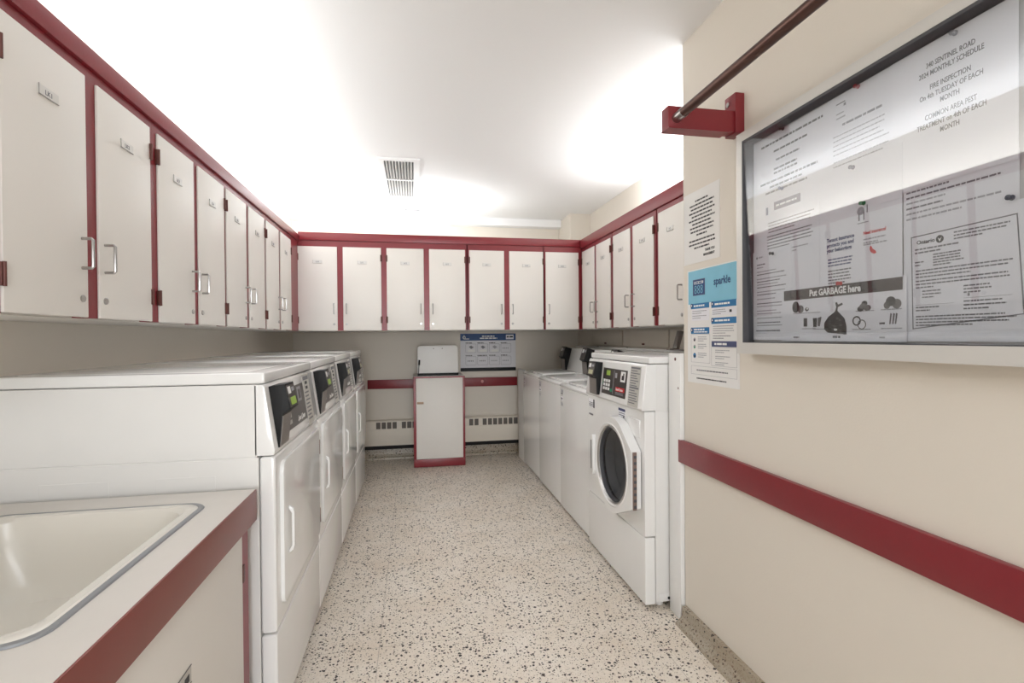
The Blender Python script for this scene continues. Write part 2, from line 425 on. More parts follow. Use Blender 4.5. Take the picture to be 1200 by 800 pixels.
DW, DP = .727, .731
def dryer(k, label):
    t = thing('tumble_dryer', label, 'dryer', (-.428, 1.693+k*DP, 0), FACE_PX, 'white tumble dryers in a row')
    b = MB(); b.box(0, DW, .048, .765, .03, .8945, bev=.0015, seg=1); b.box(0, DW, .052, .765, .8965, 1.122, bev=.0015, seg=1)
    b.box(.002, DW-.002, .054, .76, .88, .91)
    for x in (.06, DW-.06):
        for y in (.1, .66): b.cyl((x, y, 0), (x, y, .05), .02)
    for ya, yb in ((.171, .335), (.459, .636)): b.box(-.0008, .002, ya, yb, .775, .846, bev=.0006, seg=1)     # pressed outlines on the side sheet
    b.build('body', M_WHITE2, t)
    MB().box(0, DW, 0, .046, .342, .896, bev=.012, seg=3).build('front_panel', M_WHITE, t)
    MB().box(0, DW, 0, .046, .035, .337, bev=.010, seg=3).build('kick_panel', M_WHITE, t)
    l = MB(); l.box(-.001, DW+.001, .028, .768, 1.124, 1.159, bev=.008, seg=3)
    l.box(.05, DW-.05, .09, .72, 1.155, 1.1605, bev=.004)
    l.build('lid', M_WHITE, t)
    c = MB().prism([(.003, .900), (.0, .915), (.028, 1.112), (.034, 1.121), (.06, 1.121), (.06, .900)], 0, DW, 'x', bev=.003).build('console', M_WHITE, t)
    # everything on the sloping console face: y = .0284*(z-.9)/.2 roughly
    fy = lambda z: (z-.915)*.142-.0008
    def face(bm_, x0, x1, z0, z1, m, off=0):
        bm_.prism([(fy(z0)-off-.0006, z0), (fy(z1)-off-.0006, z1), (fy(z1)-off+.0005, z1), (fy(z0)-off+.0005, z0)], x0, x1, 'x', m)
    p = MB(); face(p, .166, .512, .940, 1.084, M_GREY)
    face(p, .30, .345, 1.045, 1.072, M_INKW, .0006); face(p, .40, .46, 1.02, 1.075, M_INKL, .0006); face(p, .412, .448, 1.03, 1.065, M_GREY, .0012)
    face(p, .225, .262, .958, .972, M_STRIP, .0006); face(p, .225, .262, .98, .994, M_STRIP, .0006)
    p.text('Speed Queen', .35, .952, .030, fy(.96)-.0022, M_INKW, 'LEFT', .0006, .72)
    p.build('control_panel', None, c, label='grey control panel')
    p = MB(); face(p, .527, .640, .905, 1.114, M_STRIP)
    face(p, .535, .632, 1.09, 1.105, M_INKG, .0006); face(p, .56, .60, 1.052, 1.064, M_INK, .0006); face(p, .56, .60, 1.072, 1.084, M_INK, .0006)
    z = 1.036
    while z > .915:
        face(p, .55, .55+random.uniform(.045, .08), z, z+.006, M_INKG, .0006); face(p, .534, .544, z, z+.006, M_INKG, .0006); z -= .0155
    p.build('instruction_label', None, c, label='pale printed instruction label')
    card_reader(t, .042, .12, [(.034, 1.110), (-.020, 1.118), (-.037, 1.037), (-.013, 1.018), (-.004, .915), (.004, .915)], None, M_LCD if k < 2 else M_LCDP)
    d = MB(); d.rrect(.055, .690, .398, .866, .035, -.012, .002, bev=.004); d = d.build('door', M_WHITE, t)
    h = MB()
    h.prism([(-.012, .545), (-.026, .556), (-.030, .57), (-.030, .68), (-.026, .694), (-.012, .705), (-.012, .694), (-.021, .68), (-.021, .57), (-.012, .556)], .114, .130, 'x', bev=.003)
    h.build('handle', M_WHITE, d)
    for z in (.442, .747): 
        MB().box(.692, .702, -.012, .001, z, z+.065, bev=.002).build('hinge', M_HINGE, d, label='dark steel hinge')
    return t
for k, L in enumerate(('white tumble dryer right behind the sink counter, with its whole side showing',
                       'second white tumble dryer from the sink, between the side-on first and the third',
                       'third white tumble dryer from the sink, with a black card reader',
                       'white tumble dryer farthest from the sink, last before the back wall')):
    dryer(k, L)
o = thing('filler_panel', 'white filler panel closing the gap after the last dryer', 'panel', (-.428, 1.693+4*DP, 0), FACE_PX)
MB().box(0, .02, .01, .70, 0, 1.0, bev=.002).build('panel', M_WHITE2, o)

def drum(b, cx, cz, r, y0, y1):
    b.lathe([(r, y0), (r, y1), (r*.5, y1+.01), (.001, y1+.01)], cx, cz, n=40)

FW = .768
def front_washer():
    t = thing('front_load_washer', 'white front loading washer with a round glass door, at the partition end', 'washer', (1.036, 2.938, 0), FACE_MX)
    cx, cz = .487, .608
    b = MB(); b.box(0, FW, .052, .70, .03, .912, bev=.004); b.box(.0, FW, .056, .70, .9165, 1.131, bev=.004); b.box(.002, FW-.002, .054, .69, .9, .93)
    for x in (.05, FW-.05): b.cyl((x, .09, 0), (x, .09, .05), .02)
    b.box(FW-.0, FW+.003, .065, .165, .033, .07, bev=.001)
    b.build('body', M_WHITE2, t)
    MB().cyl((FW+.0005, .115, .048), (FW+.006, .115, .048), .006).build('bolt', M_DARK, t)
    f = MB(); f.holed(rr(0, FW, .336, .914, .006, 3), circ(cx, cz, .2), 0, .05, 'y'); f.build('front_panel', M_WHITE, t)
    MB().box(0, FW, 0, .05, .022, .331, bev=.006, seg=3).build('kick_panel', M_WHITE, t)
    MB().box(-.001, FW+.001, .022, .70, 1.134, 1.165, bev=.008, seg=3).build('lid', M_WHITE, t)
    c = MB().prism([(-.010, .917), (-.013, .925), (.010, 1.122), (.016, 1.131), (.06, 1.131), (.06, .917)], 0, FW, 'x', bev=.003).build('console', M_WHITE, t)
    fy = lambda z: -.013+(z-.925)*.1168-.0008
    def face(q, x0, x1, z0, z1, m, off=0):
        q.prism([(fy(z0)-off-.0006, z0), (fy(z1)-off-.0006, z1), (fy(z1)-off+.0005, z1), (fy(z0)-off+.0005, z0)], x0, x1, 'x', m)
    p = MB(); face(p, .255, .575, .950, 1.090, M_CHAR)
    face(p, .305, .355, 1.052, 1.078, M_LCD, .0006)
    for i in range(3):
        for j in range(3): face(p, .272+.033*i, .297+.033*i, .972+.021*j, .987+.021*j, M_INKW, .0006)
    face(p, .374, .398, .968, .984, M_GREEN, .0006)
    face(p, .262, .27, 1.0, 1.03, M_GREEN, .0006)
    face(p, .408, .411, .958, 1.082, M_INKL, .0006)
    face(p, .425, .45, 1.045, 1.07, M_INKL, .0006); face(p, .498, .556, 1.03, 1.082, M_INKW, .0006); face(p, .512, .542, 1.04, 1.062, M_INK, .0012); face(p, .528, .540, 1.06, 1.074, M_INK, .0012)
    face(p, .446, .558, .978, 1.000, M_INKR, .0006); p.text('Speed Queen', .452, .983, .018, fy(.99)-.0022, M_INKW, 'LEFT', .0003, .9)
    for i in range(2): greek(p, .452, .55, .962+.008*i, .004, fy(.965)-.0022, M_INKL)
    p.build('control_panel', None, c, label='charcoal control panel with white keypad')
    p = MB(); face(p, .608, .722, .925, 1.118, M_STRIP)
    z = 1.105; i = 0
    while z > .93:
        if i in (0, 8): face(p, .615, .715, z, z+.008, M_INKG, .0006)
        else: face(p, .615, .615+random.uniform(.06, .1), z, z+.0045, M_INKG, .0006)
        z -= .0118; i += 1
    p.build('instruction_label', None, c, label='pale printed instruction label')
    card_reader(t, .108, .12, [(.014, 1.116), (-.030, 1.119), (-.048, 1.040), (-.030, 1.028), (-.028, .935), (-.012, .935)])
    # dispenser drawer
    q = MB(); q.box(.585, .722, -.004, .002, .785, .868, bev=.002); q.box(.597, .690, -.0046, -.004, .862, .866, M_DARK)
    q.mats[:] = [M_WHITE, M_DARK]
    q.build('detergent_drawer', None, t)
    s_ = MB(); sticker(s_, .018, .115, .842, .892, -.0006, M_PAPER); s_.bar(.094, .115, .842, .892, -.0011, M_INK)
    s_.build('sticker', None, t, label='small printed sticker with a dark block')
    s_ = MB(); s_.bar(.02, .09, .795, .805, -.0006, M_INKG); s_.build('serial_label', None, t)
    s_ = MB(); sticker(s_, .468, .553, .842, .895, -.0006, M_SLATE); s_.bar(.53, .54, .85, .86, -.0012, M_INK); s_.build('warning_label', None, t, label='small blue and white warning label')
    # door: circle joined to a straight hinge edge
    R = .246
    pts = [(cx+R*math.cos(a), cz+R*math.sin(a)) for a in [math.radians(v) for v in range(62, 282, 5)]]
    outer = pts+[(.728, .452), (.736, .460), (.736, .722), (.728, .732)]
    # outer[0] is upper right of the circle; close through the hinge edge
    d = MB(); d.holed(outer, circ(cx, cz, .212), -.052, -.004, 'y')
    d.lathe([(.213, -.052), (.206, -.056), (.197, -.05), (.188, -.03), (.186, -.006)], cx, cz)
    d = d.build('door', M_WHITE, t)
    g = MB(); g.lathe([(.188, -.042), (.180, -.044), (.176, -.03), (.180, -.012)], cx, cz); g.build('door_seal', M_GASKET, d, label='dark rubber seal')
    rg = MB(); rg.lathe([(.197, -.051), (.192, -.054), (.187, -.047)], cx, cz); rg.build('chrome_ring', M_STEEL, d)
    n = 8
    g = MB(); g.lathe([(.179*i/n+.0005, -.026+.055*(1-(i/n)**2)) for i in range(n, -1, -1)], cx, cz); g.build('door_glass', M_DGLASS, d, label='dark round door glass')
    h = MB(); h.prism([(x, z) for x, z in ((.226, .50), (.246, .492), (.262, .52), (.256, .608), (.262, .69), (.246, .718), (.226, .71), (.220, .608))], -.066, -.02, 'y', M_WHITE, .004)
    h.box(.2275, .240, -.0672, -.0655, .525, .685, M_GASKET)
    h.build('handle', None, d)
    hg = MB(); hg.box(.7365, .744, -.046, -.028, .455, .724, bev=.001); hg.build('hinge', mat('brown_grey_hinge', (128, 108, 100), .45, .4), d, label='long piano hinge')
    hb = MB()
    for i in range(9): hb.box(.743, .7452, -.043, -.029, .464+.029*i, .477+.029*i)
    hb.build('hinge_knuckles', M_GASKET, d)
    dr = MB(); dr.lathe([(.2, .049), (.215, .06), (.215, .36), (.1, .38), (.001, .37)], cx, cz)
    dr.build('drum', mat('drum_steel', (150, 150, 152), .3, .9), t)
    bf = MB()
    for i in range(3):
        a = math.radians(80+120*i); ca, sa = math.cos(a), math.sin(a)
        P = lambda rr_, y, w: (cx+rr_*ca-w*sa, y, cz+rr_*sa+w*ca)
        bf.loft([[P(.214, .08, -.03), P(.214, .08, .03), P(.15, .08, .008), P(.15, .08, -.008)], [P(.214, .35, -.03), P(.214, .35, .03), P(.15, .35, .008), P(.15, .35, -.008)]], None, True, True)
    bf.build('drum_paddle', mat('drum_paddle_steel', (120, 120, 124), .35, .8), t)
front_washer()

TW, TP = .664, .669
def top_washer(k, label):
    xf = (1.056, 1.062, 1.070)[k]
    t = thing('top_load_washer', label, 'washer', (xf, 2.940+(k+1)*TP, 0), FACE_MX, 'white top loading washers in a row')
    b = MB(); b.box(0, TW, 0, .66, .02, .897, bev=.010, seg=3)
    for x in (.05, TW-.05): b.cyl((x, .06, 0), (x, .06, .04), .02); b.cyl((x, .6, 0), (x, .6, .04), .02)
    b.build('body', M_WHITE, t)
    MB().prism([(-.004, .899), (-.004, .912), (.02, .922), (.42, .934), (.66, .934), (.66, .899)], 0, TW, 'x', bev=.003).build('top_deck', M_WHITE, t)
    l = MB().prism([(.045, .9235), (.045, .932), (.06, .9365), (.34, .944), (.35, .938), (.35, .930)], .07, TW-.07, 'x', bev=.002).build('lid', M_WHITE, t)
    MB().box(TW*.5-.05, TW*.5+.05, .034, .046, .925, .933, bev=.002).build('lid_grip', M_WHITE2, l)
    c = MB().prism([(.405, .934), (.455, 1.140), (.465, 1.152), (.62, 1.152), (.655, 1.14), (.655, .934)], 0, TW, 'x', bev=.004).build('console', M_WHITE, t)
    fy = lambda z: .485+(z-.934)*.2427-.0008
    def face(q, x0, x1, z0, z1, m, off=0):
        q.prism([(fy(z0)-off-.0006, z0), (fy(z1)-off-.0006, z1), (fy(z1)-off+.0005, z1), (fy(z0)-off+.0005, z0)], x0, x1, 'x', m)
    card_reader(t, .025, .13, [(.465, 1.140), (.395, 1.165), (.360, 1.060), (.382, 1.045), (.390, .937), (.41, .937)], None, M_CHAR)
    s_ = MB()
    s_.bar(.026, .085, .858, .878, -.0006, M_INKL); s_.bar(.026, .075, .845, .855, -.0006, M_INKG); s_.bar(.026, .08, .80, .828, -.0006, M_PAPER); s_.bar(.03, .07, .806, .82, -.001, M_INKG)
    s_.bar(.03, .07, .76, .785, -.0006, M_INKL)
    s_.build('sticker', None, t, label='small grey printed stickers')
    return t
for k, L in enumerate(('white top loading washer beside the front loader, its console hidden behind it',
                       'middle white top loading washer, between two other top loaders',
                       'white top loading washer at the back wall end of its row')):
    top_washer(k, L)
yE = 2.940+3*TP
o = thing('filler_panel', 'white filler panel between the last washer and the back wall', 'panel', (1.082, YB-.20, 0), FACE_MX)
MB().box(0, YB-.20-yE-.004, 0, .018, 0, .93, bev=.002).build('panel', M_WHITE2, o)
# boxed-in pipe chase behind the washers and its end panel
o = thing('pipe_chase', 'long white boxed ledge behind the washers', 'ledge', (1.745, YB-.01-.12, 0), FACE_MX)
MB().box(0, 3.16, 0, .07, 0, 1.164, bev=.003).build('box', M_WHITE2, o)
b = MB()
for x in (.6, 1.3, 2.0, 2.6): b.cyl((x, .03, 1.1635), (x, .03, 1.1665), .009)
b.build('screw', M_HINGE, o, label='dark screw heads')
o = thing('end_panel', 'tall white end panel between the front loader and the partition wall', 'panel', (1.150, 2.156, 0), FACE_MX)
MB().box(0, .100, 0, .66, 0, 1.183, bev=.002).build('panel', M_WHITE, o)
b = MB(); b.lathe([(.001, -.0015), (.006, -.0015), (.008, 0)], .06, 1.158, n=12); b.lathe([(.001, -.001), (.004, -.001), (.005, 0)], .085, 1.03, n=12); b.build('screw', M_HINGE, o, label='small rusty screw')
# drop flaps on the wall below the washer side lockers
for k, (y0, y1) in enumerate(((4.995, 4.215), (4.195, 3.385), (3.365, 2.28))):
    o = thing('access_panel', ('cream access flap above the far washers, nearest the room corner', 'cream access flap above the washers, the middle one', 'cream access flap above the front loader, with the grey strap standing on it')[k], 'panel', (XR, y0, 1.172), FACE_MX, 'cream access flaps on the washer wall')
    MB().box(0, y0-y1, -.016, 0, 1.176, 1.308, bev=.003).build('flap', M_WALL, o)
    if k < 2:
        MB().box((y0-y1)*.5-.022, (y0-y1)*.5+.022, -.021, -.016, 1.190, 1.204, bev=.002).build('pull', M_HINGE, o, label='small dark pull')
o = thing('strap_bracket', 'bent grey metal strap standing up behind the front loader', 'bracket', (1.66, 3.10, 1.166), FACE_MX)
b = MB(); b.prism([(-.0, 1.166), (.04, 1.166), (.075, 1.29), (.055, 1.295), (.022, 1.18), (0, 1.18)], .0, .05, 'x', bev=.001)
b.box(.05, .16, 0, .03, 1.166, 1.174, bev=.001)
b.build('strap', M_ALU, o)

# ------------------------------------------------------------------ sink counter
XK = -.473; YK0, YK1 = .42, 1.662; ZK = .807
sx0, sx1, sy0, sy1 = -1.085, -.562, .875, 1.545
o = thing('worktop', 'pale laminate worktop with a red edge around the sink', 'worktop', (-.83, 1.04, ZK-.03))
b = MB(); b.holed([(-.83-XK*0+XL+.83-.0, 0)]*0 or [(XL+.83+.001, YK0-1.04), (XK+.83-.004, YK0-1.04), (XK+.83-.004, YK1-1.04), (XL+.83+.001, YK1-1.04)], [(x+.83, y-1.04) for x, y in rr(sx0+.006, sx1-.006, sy0+.006, sy1-.006, .05)], ZK-.028, ZK, 'z')
b.build('slab', M_LAM, o, smooth=False)
BASE_DROP = .092
b = MB(); b.box(XK+.83-.022, XK+.83, YK0-1.04, YK1-1.04, ZK-BASE_DROP, ZK-.0005, bev=.0015)
b.build('edge_band', M_REDB, o, label='red front edge with painted-in light tint')
o = thing('utility_sink', 'white enamel sink set into the pale worktop', 'sink', (-.83, 1.04, ZK))
def ring(ins, z, r): return [(x+.83, y-1.04, z) for x, y in rr(sx0+ins, sx1-ins, sy0+ins, sy1-ins, r, 8)]
b = MB(); b.loft([ring(.010, ZK-.004, .05), ring(.010, ZK+.003, .05), ring(.014, ZK+.0055, .05), ring(.032, ZK+.004, .055), ring(.040, ZK-.004, .06), ring(.052, ZK-.05, .075), ring(.070, ZK-.15, .10), ring(.095, ZK-.185, .11), ring(.16, ZK-.20, .09), ring(.235, ZK-.205, .02)], None, False, True)
b.build('basin', M_SINK, o)
b = MB(); b.loft([ring(-.003, ZK+.0005, .055), ring(-.001, ZK+.004, .055), ring(.006, ZK+.005, .052), ring(.010, ZK+.0035, .05)]); b.build('rim_strip', M_KICK, o, label='grey metal rim strip')
b = MB(); b.loft([[(.045*math.cos(2*PI*i/24), .17*0+.045*math.sin(2*PI*i/24), ZK-.2035)for i in range(24)], [(.03*math.cos(2*PI*i/24), .03*math.sin(2*PI*i/24), ZK-.2055) for i in range(24)]], None, False, True); b.build('drain', M_STEEL, o)
o = thing('sink_cabinet', 'cream door base cabinet with a red frame under the sink', 'cabinet', (-.51, YK0+.02, 0), FACE_PX)
D = -.51-XL-.01; W = YK1-YK0-.036
b = MB()
b.box(0, W, .02, .036, .08, .56); b.box(0, .018, .02, D, .08, ZK-.03); b.box(W-.018, W, .02, D, .08, ZK-.03); b.box(0, W, D-.012, D, .08, ZK-.03); b.box(0, W, .02, D, .08, .098)
b.box(.0, W, .06, D, 0, .08)
b.build('carcass', M_DOOR, o)
f = MB()
f.box(1.148, W, -.0145, .0205, .08, ZK-.03); f.box(0, .045, -.0145, .0205, .08, ZK-.03); f.box(.045, 1.148, .0, .0205, .68, ZK-.03); f.box(.045, 1.148, .0, .0205, .08, .11); f.box(.41, .45, 0, .0205, .11, .68)
f.build('face_frame', M_RED, o, label='dark red face frame')
for k in range(2):
    a0, a1 = ((.03, .415), (.445, 1.150))[k]
    d = MB().box(max(a0, .046), min(a1, 1.147), -.0175, -.0005, .10, .705, bev=.002).build('door', M_DOOR, o)
    hx = a1+.004 if k else a0-.004
    for z in (.17, .556): MB().box(hx-.007, hx+.009, -.0195, -.014, z, z+.05, bev=.0015).build('hinge', M_HINGE, d, label='dark bronze hinge')
    if k:
        p = MB(); c = 1.235-YK0-.02
        p.box(c-.13, c, -.0195, -.0175, .505, .545, M_STRIP, .0006, 1); p.box(c-.13, c, -.0202, -.0195, .5435, .545, M_INK)
        p.box(c-.13, c, -.0202, -.0195, .505, .5065, M_INK); greek(p, c-.125, c-.012, .515, .016, -.0202, M_INK); p.build('label_plate', None, d, label='small printed label plate')

# ------------------------------------------------------------------ bin cabinet with its open lid
o = thing('bin_cabinet', 'narrow cream bin cabinet with a red frame and its lid open', 'cabinet', (-.008, 5.010, 0))
W = .500; D = .40
b = MB(); b.box(.004, W-.004, .022, D, .01, .872); b.build('carcass', M_DOOR, o)
f = MB(); f.box(0, .026, .0, .03, .08, .885, bev=.001); f.box(W-.022, W, .0, .03, .08, .885, bev=.001); f.box(.024, W-.02, .0, .03, .868, .885)
f.build('face_frame', M_RED, o, label='red face frame')
d = MB(); d.box(.026, W-.022, -.004, .018, .082, .868, bev=.002); d = d.build('door', M_DOOR, o)
MB().box(.034, .098, -.010, -.004, .618, .640, bev=.003).build('finger_pull', mat('tan_pull', (168, 140, 116), .5, .2), d, label='tan finger pull')
MB().box(0, W, -.006, .03, .004, .080, bev=.001).build('plinth', M_RED, o, label='red plinth')
MB().box(0, W, .02, D, .872, .888, bev=.002).build('top', M_DOOR, o)
l = MB()
pr = [(.042, .908), (.042, 1.152), (.047, 1.170), (.061, 1.180), (.087, 1.184), (.392, 1.188), (.420, 1.184), (.434, 1.172), (.439, 1.152), (.441, .908)]
l.prism(pr, .060, .085, 'y', M_WHITE2, .006, 3)
for x in (.20, .285): l.cyl((x, .0595, 1.155), (x, .0565, 1.155), .0045, M_HINGE, 10)
lid = l.build('lid', None, o)
MB().box(.042, .443, .050, .09, .889, .913, bev=.002).build('lid_hinge', M_BLACK, lid, label='black hinge strip')
b = MB(); b.cyl((.052, .052, .91), (.058, .052, 1.0), .0035); b.cyl((.058, .052, .995), (.061, .052, 1.045), .009); b.build('lid_stay', M_BLACK, lid, label='black lid stay')

# ------------------------------------------------------------------ heater
o = thing('baseboard_heater', 'long cream baseboard heater with grey grille slots under the red rail', 'heater', (XL+.03, YB, .1135))
W = 2.96
b = MB(); b.prism([(0, .152), (-.085, .152), (-.088, .158), (-.088, .318), (-.085, .322), (-.085, .400), (-.07, .412), (0, .412)], 0, W, 'x'); b.build('casing', M_HEAT, o)
MB().box(0, W, -.076, 0, .1135, .1535).build('gap_shade_strip', M_DARK, o)  # solid dark box painting the shade in the gap under the casing
x0 = -.387-XL-.03
def slot(x): MB().box(x, x+.043, -.0868, -.085, .326, .394).build('grille_slot', M_SLOT, o, label='grey mesh grille slot')
for i in range(4): slot(x0+.0545*i)
for i in range(3): slot(x0+.258+.0545*i)
for x in (.572, .628, .716, .773, .829, .885, .941, .997, 1.053, 1.109, 1.165): slot(x-XL-.03)
b = MB(); b.box(0, W, -.012, 0, .412, .4165); b.box(0, W, -.006, 0, .428, .430); b.build('wall_ledge', M_HEAT, o)

# ------------------------------------------------------------------ instruction sign on the back wall
o = thing('instruction_sign', 'white instruction sign with a blue header and eight picture boxes', 'sign', (.492, YB, .897))
W = .605; Z0, Z1 = .925, 1.302
MB().box(0, W, -.012, 0, Z0, Z1, bev=.001).build('panel', M_PAPER, o)
p = MB(); p.box(0, W, -.0125, -.012, 1.228, Z1, M_NAVY)
p.lathe([(.001, -.0131), (.017, -.0131), (.017, -.0125)], .04, 1.262, M_INKW, 20); p.prism([(.027, 1.268), (.04, 1.292), (.053, 1.268)], -.0131, -.0125, 'y', M_INKW); p.lathe([(.001, -.0136), (.008, -.0136), (.008, -.0131)], .043, 1.258, M_NAVY, 16)
p.box(.035, .095, -.0131, -.0125, 1.242, 1.250, M_INKW)
greek(p, .235, .37, 1.268, .012, -.0131, M_INKW); greek(p, .21, .40, 1.246, .012, -.0131, M_INKW)
p.box(.497, .583, -.0131, -.0125, 1.240, 1.290, M_PAPER); greek(p, .506, .575, 1.258, .016, -.0136, M_INK)
p.build('header', None, o, label='blue header band')
p = MB(); 
for r in range(2):
    for c in range(4):
        x = .055+.128*c; z = 1.205-.135*r
        p.holed(rr(x, x+.115, z-.108, z-.012, .01, 3), rr(x+.003, x+.112, z-.105, z-.015, .008, 3), -.0125, -.012, 'y', M_INKL)
        greek(p, x, x+(.07 if (r, c) != (1, 1) else .105), z-.008, .009, -.0126, M_INK)
        if r == 0 and c < 3:
            p.box(x+.025, x+.10, -.0125, -.012, z-.10, z-.075, M_INKW); p.lathe([(.001, -.0127), (.016, -.0127), (.016, -.012)], x+.062, z-.05, M_INKG if c < 2 else M_INKL, 14)
            p.prism([(x+.035, z-.045), (x+.06, z-.03), (x+.09, z-.05), (x+.06, z-.065)], -.0126, -.012, 'y', M_INKG if c < 2 else M_INKL)
        else:
            for i in range(4): p.box(x+.022+.018*i, x+.032+.018*i, -.0126, -.012, z-.068, z-.056, M_INKG if c < 2 else M_INKL)
p.build('picture_boxes', None, o)
MB().box(0, W, -.0135, -.0003, .897, .934, bev=.001).build('bottom_strip', M_BLACK, o, label='black bottom strip')

# ------------------------------------------------------------------ ceiling
o = thing('ceiling_vent', 'white rectangular ceiling vent with grey louvres', 'vent', (-.093, 4.19, ZC))
b = MB(); b.holed(rr(-.15, .15, -.51, .51, .004, 2), rr(-.105, .105, -.465, .465, .004, 2), ZC-.012, ZC, 'z'); b.box(-.105, .105, -.03, -.01, ZC-.012, ZC-.002); b.build('frame', M_CEIL, o, smooth=False)
MB().box(-.105, .105, -.465, .465, ZC-.003, ZC-.0005).build('duct_shade_plate', mat('duct_shade_grey', (84, 82, 80), .8), o, label='dark plate painted as duct shade')  # flat plate, the duct's inner shade painted as its colour
b = MB()
for i in range(9):
    x = -.088+.022*i
    for ya, yb in ((-.463, -.03), (-.01, .463)): b.prism([(x-.005, ZC-.012), (x-.003, ZC-.012), (x+.005, ZC-.003), (x+.003, ZC-.003)], ya, yb, 'y')
b.build('louvres', M_FRAME, o, smooth=False)
o = thing('ceiling_hook', 'thin metal hanger bar on the ceiling just past the vent', 'hook', (.003, 5.02, ZC))
MB().tube([(-.07, 0, ZC), (-.07, 0, ZC-.030), (-.064, 0, ZC-.036), (.064, 0, ZC-.036), (.07, 0, ZC-.03), (.07, 0, ZC)], .0045).build('bar', M_GASKET, o)

# ------------------------------------------------------------------ hanging rod on red brackets
def bracket(y, label):
    o = thing('rod_bracket', label, 'bracket', (XP, y, 1.985), FACE_MX, 'red rod brackets')
    MB().box(-.008, .055, -.035, .002, 1.985, 2.128, bev=.001).build('wall_plate', M_RED, o)
    MB().prism([(-.291, 2.064), (-.291, 1.990), (-.035, 1.990), (-.035, 2.064)], -.0, .048, 'x', bev=.0015).build('arm', M_RED, o)
    b = MB(); b.box(-.004, .052, -.291, -.06, 1.9855, 1.9905); b.build('lip', M_RED, o)
    b = MB(); b.tube([(.012, -.035, 2.10), (.012, -.0385, 2.10)], .009, n=14); b.build('screw', M_STEEL, o)
    return o
bracket(1.685, 'red bracket at the end of the metal hanging rod beside the notice board')
bracket(-.55, 'red bracket holding the other end of the metal hanging rod')
o = thing('hanging_rod', 'dark metal hanging rod high along the partition wall', 'rod', (.908, 1.644, 2.022), FACE_MX)
MB().cyl((0, 0, 2.022), (2.14, 0, 2.022), .0165, n=24).build('tube', M_DKSTEEL, o)
b = MB(); b.cyl((-.0005, 0, 2.022), (.06, 0, 2.022), .0175, n=24); b.build('end_sleeve', M_STEEL, o, label='bright worn end of the rod')

# ------------------------------------------------------------------ notice board
BY0, BY1, BZ0, BZ1 = 1.603, .40, 1.199, 1.960
o = thing('notice_board', 'glazed notice board in a pale frame, full of papers', 'notice board', (XP, BY0, BZ0), FACE_MX)
BW = BY0-BY1
b = MB(); b.holed([(0, BZ0), (BW, BZ0), (BW, BZ1), (0, BZ1)], [(.030, BZ0+.038), (BW-.03, BZ0+.038), (BW-.03, BZ1-.03), (.030, BZ1-.03)], -.052, 0, 'y'); b.build('frame', M_FRAME, o, smooth=False)
MB().box(.012, BW-.012, -.009, -.001, BZ0+.012, BZ1-.012).build('backing', M_CORK, o)
b = MB(); b.holed([(.030, BZ0+.038), (BW-.03, BZ0+.038), (BW-.03, BZ1-.03), (.030, BZ1-.03)], [(.035, BZ0+.040), (BW-.035, BZ0+.040), (BW-.035, BZ1-.038), (.035, BZ1-.038)], -.051, -.0095, 'y'); b.build('gasket', M_GASKET, o, label='dark gasket inside the frame', )
MB().prism([(-.0310, BZ0+.040), (-.0285, BZ0+.040), (-.0475, BZ1-.037), (-.0500, BZ1-.037)], .034, BW-.034, 'x').build('glass_pane', M_GLASS, o, label='reflecting glass pane')

XQ = XP-.009       # paper plane
def sheet(name, label, cat, y0, y1, z0, z1, layer, m=M_PAPER, group='papers in the notice board', skew=0, wx=None):
    """y0 is the edge at the far (reader's left) side"""
    x = (wx if wx is not None else XQ)-.0011*layer
    t = thing(name, label, cat, (x, y0, z0), FACE_MX, group)
    w = y0-y1
    MB().prism([(0, z0), (w, z0-skew), (w, z1-skew), (0, z1)], -.0007, .0006 if wx else 0, 'y').build('sheet', m, t)
    return t, w
I = -.0012
t, w = sheet('paper_notice', 'notice sheet with a dark banner, in the upper corner beside the rod bracket', 'notice', 1.566, 1.244, 1.42, 1.917, 1)
p = MB()
greek(p, .04, w-.02, 1.886, .0065, I, M_INK); greek(p, .10, w-.08, 1.856, .006, I, M_INK); greek(p, .11, w-.11, 1.826, .006, I, M_INK)
greek(p, .10, w-.12, 1.798, .006, I, M_INK); greek(p, .10, w-.12, 1.785, .006, I, M_INK); greek(p, .035, w-.04, 1.762, .0065, I, M_INK); greek(p, .08, w-.10, 1.745, .006, I, M_INK); greek(p, .06, w-.08, 1.728, .006, I, M_INKG)
p.bar(.10, .215, 1.668, 1.694, I, mat('plum_grey_print', (112, 104, 122), .6)); greek(p, .11, .20, 1.678, .006, I-.0005, M_INKW)
p.bar(.062, .072, 1.66, 1.685, I, M_SLATE)
p.build('print', None, t)
t, w = sheet('paper_letter', 'faintly printed letter at the top of the board under the red pin', 'letter', 1.246, 1.040, 1.63, 1.919, 2)
p = MB(); p.bar(.03, .06, 1.895, 1.898, I, M_INKG); p.bar(.055, .062, 1.885, 1.892, I, M_INKG); p.bar(.03, .055, 1.868, 1.871, I, M_INKL); p.bar(.03, .06, 1.855, 1.859, I, M_INKL)
greek(p, .05, .17, 1.832, .006, I, M_INKG)
z = 1.808
while z > 1.65: greek(p, .02, w-.015, z, .0035, I, M_INKL, random.uniform(.8, 1)); z -= .0125 if random.random() > .2 else .02
p.build('print', None, t)
t, w = sheet('paper_schedule', 'monthly schedule sheet in large capitals, at the top of the board', 'notice', 1.050, .782, 1.600, 1.920, 4, M_PAPER2)
p = MB()
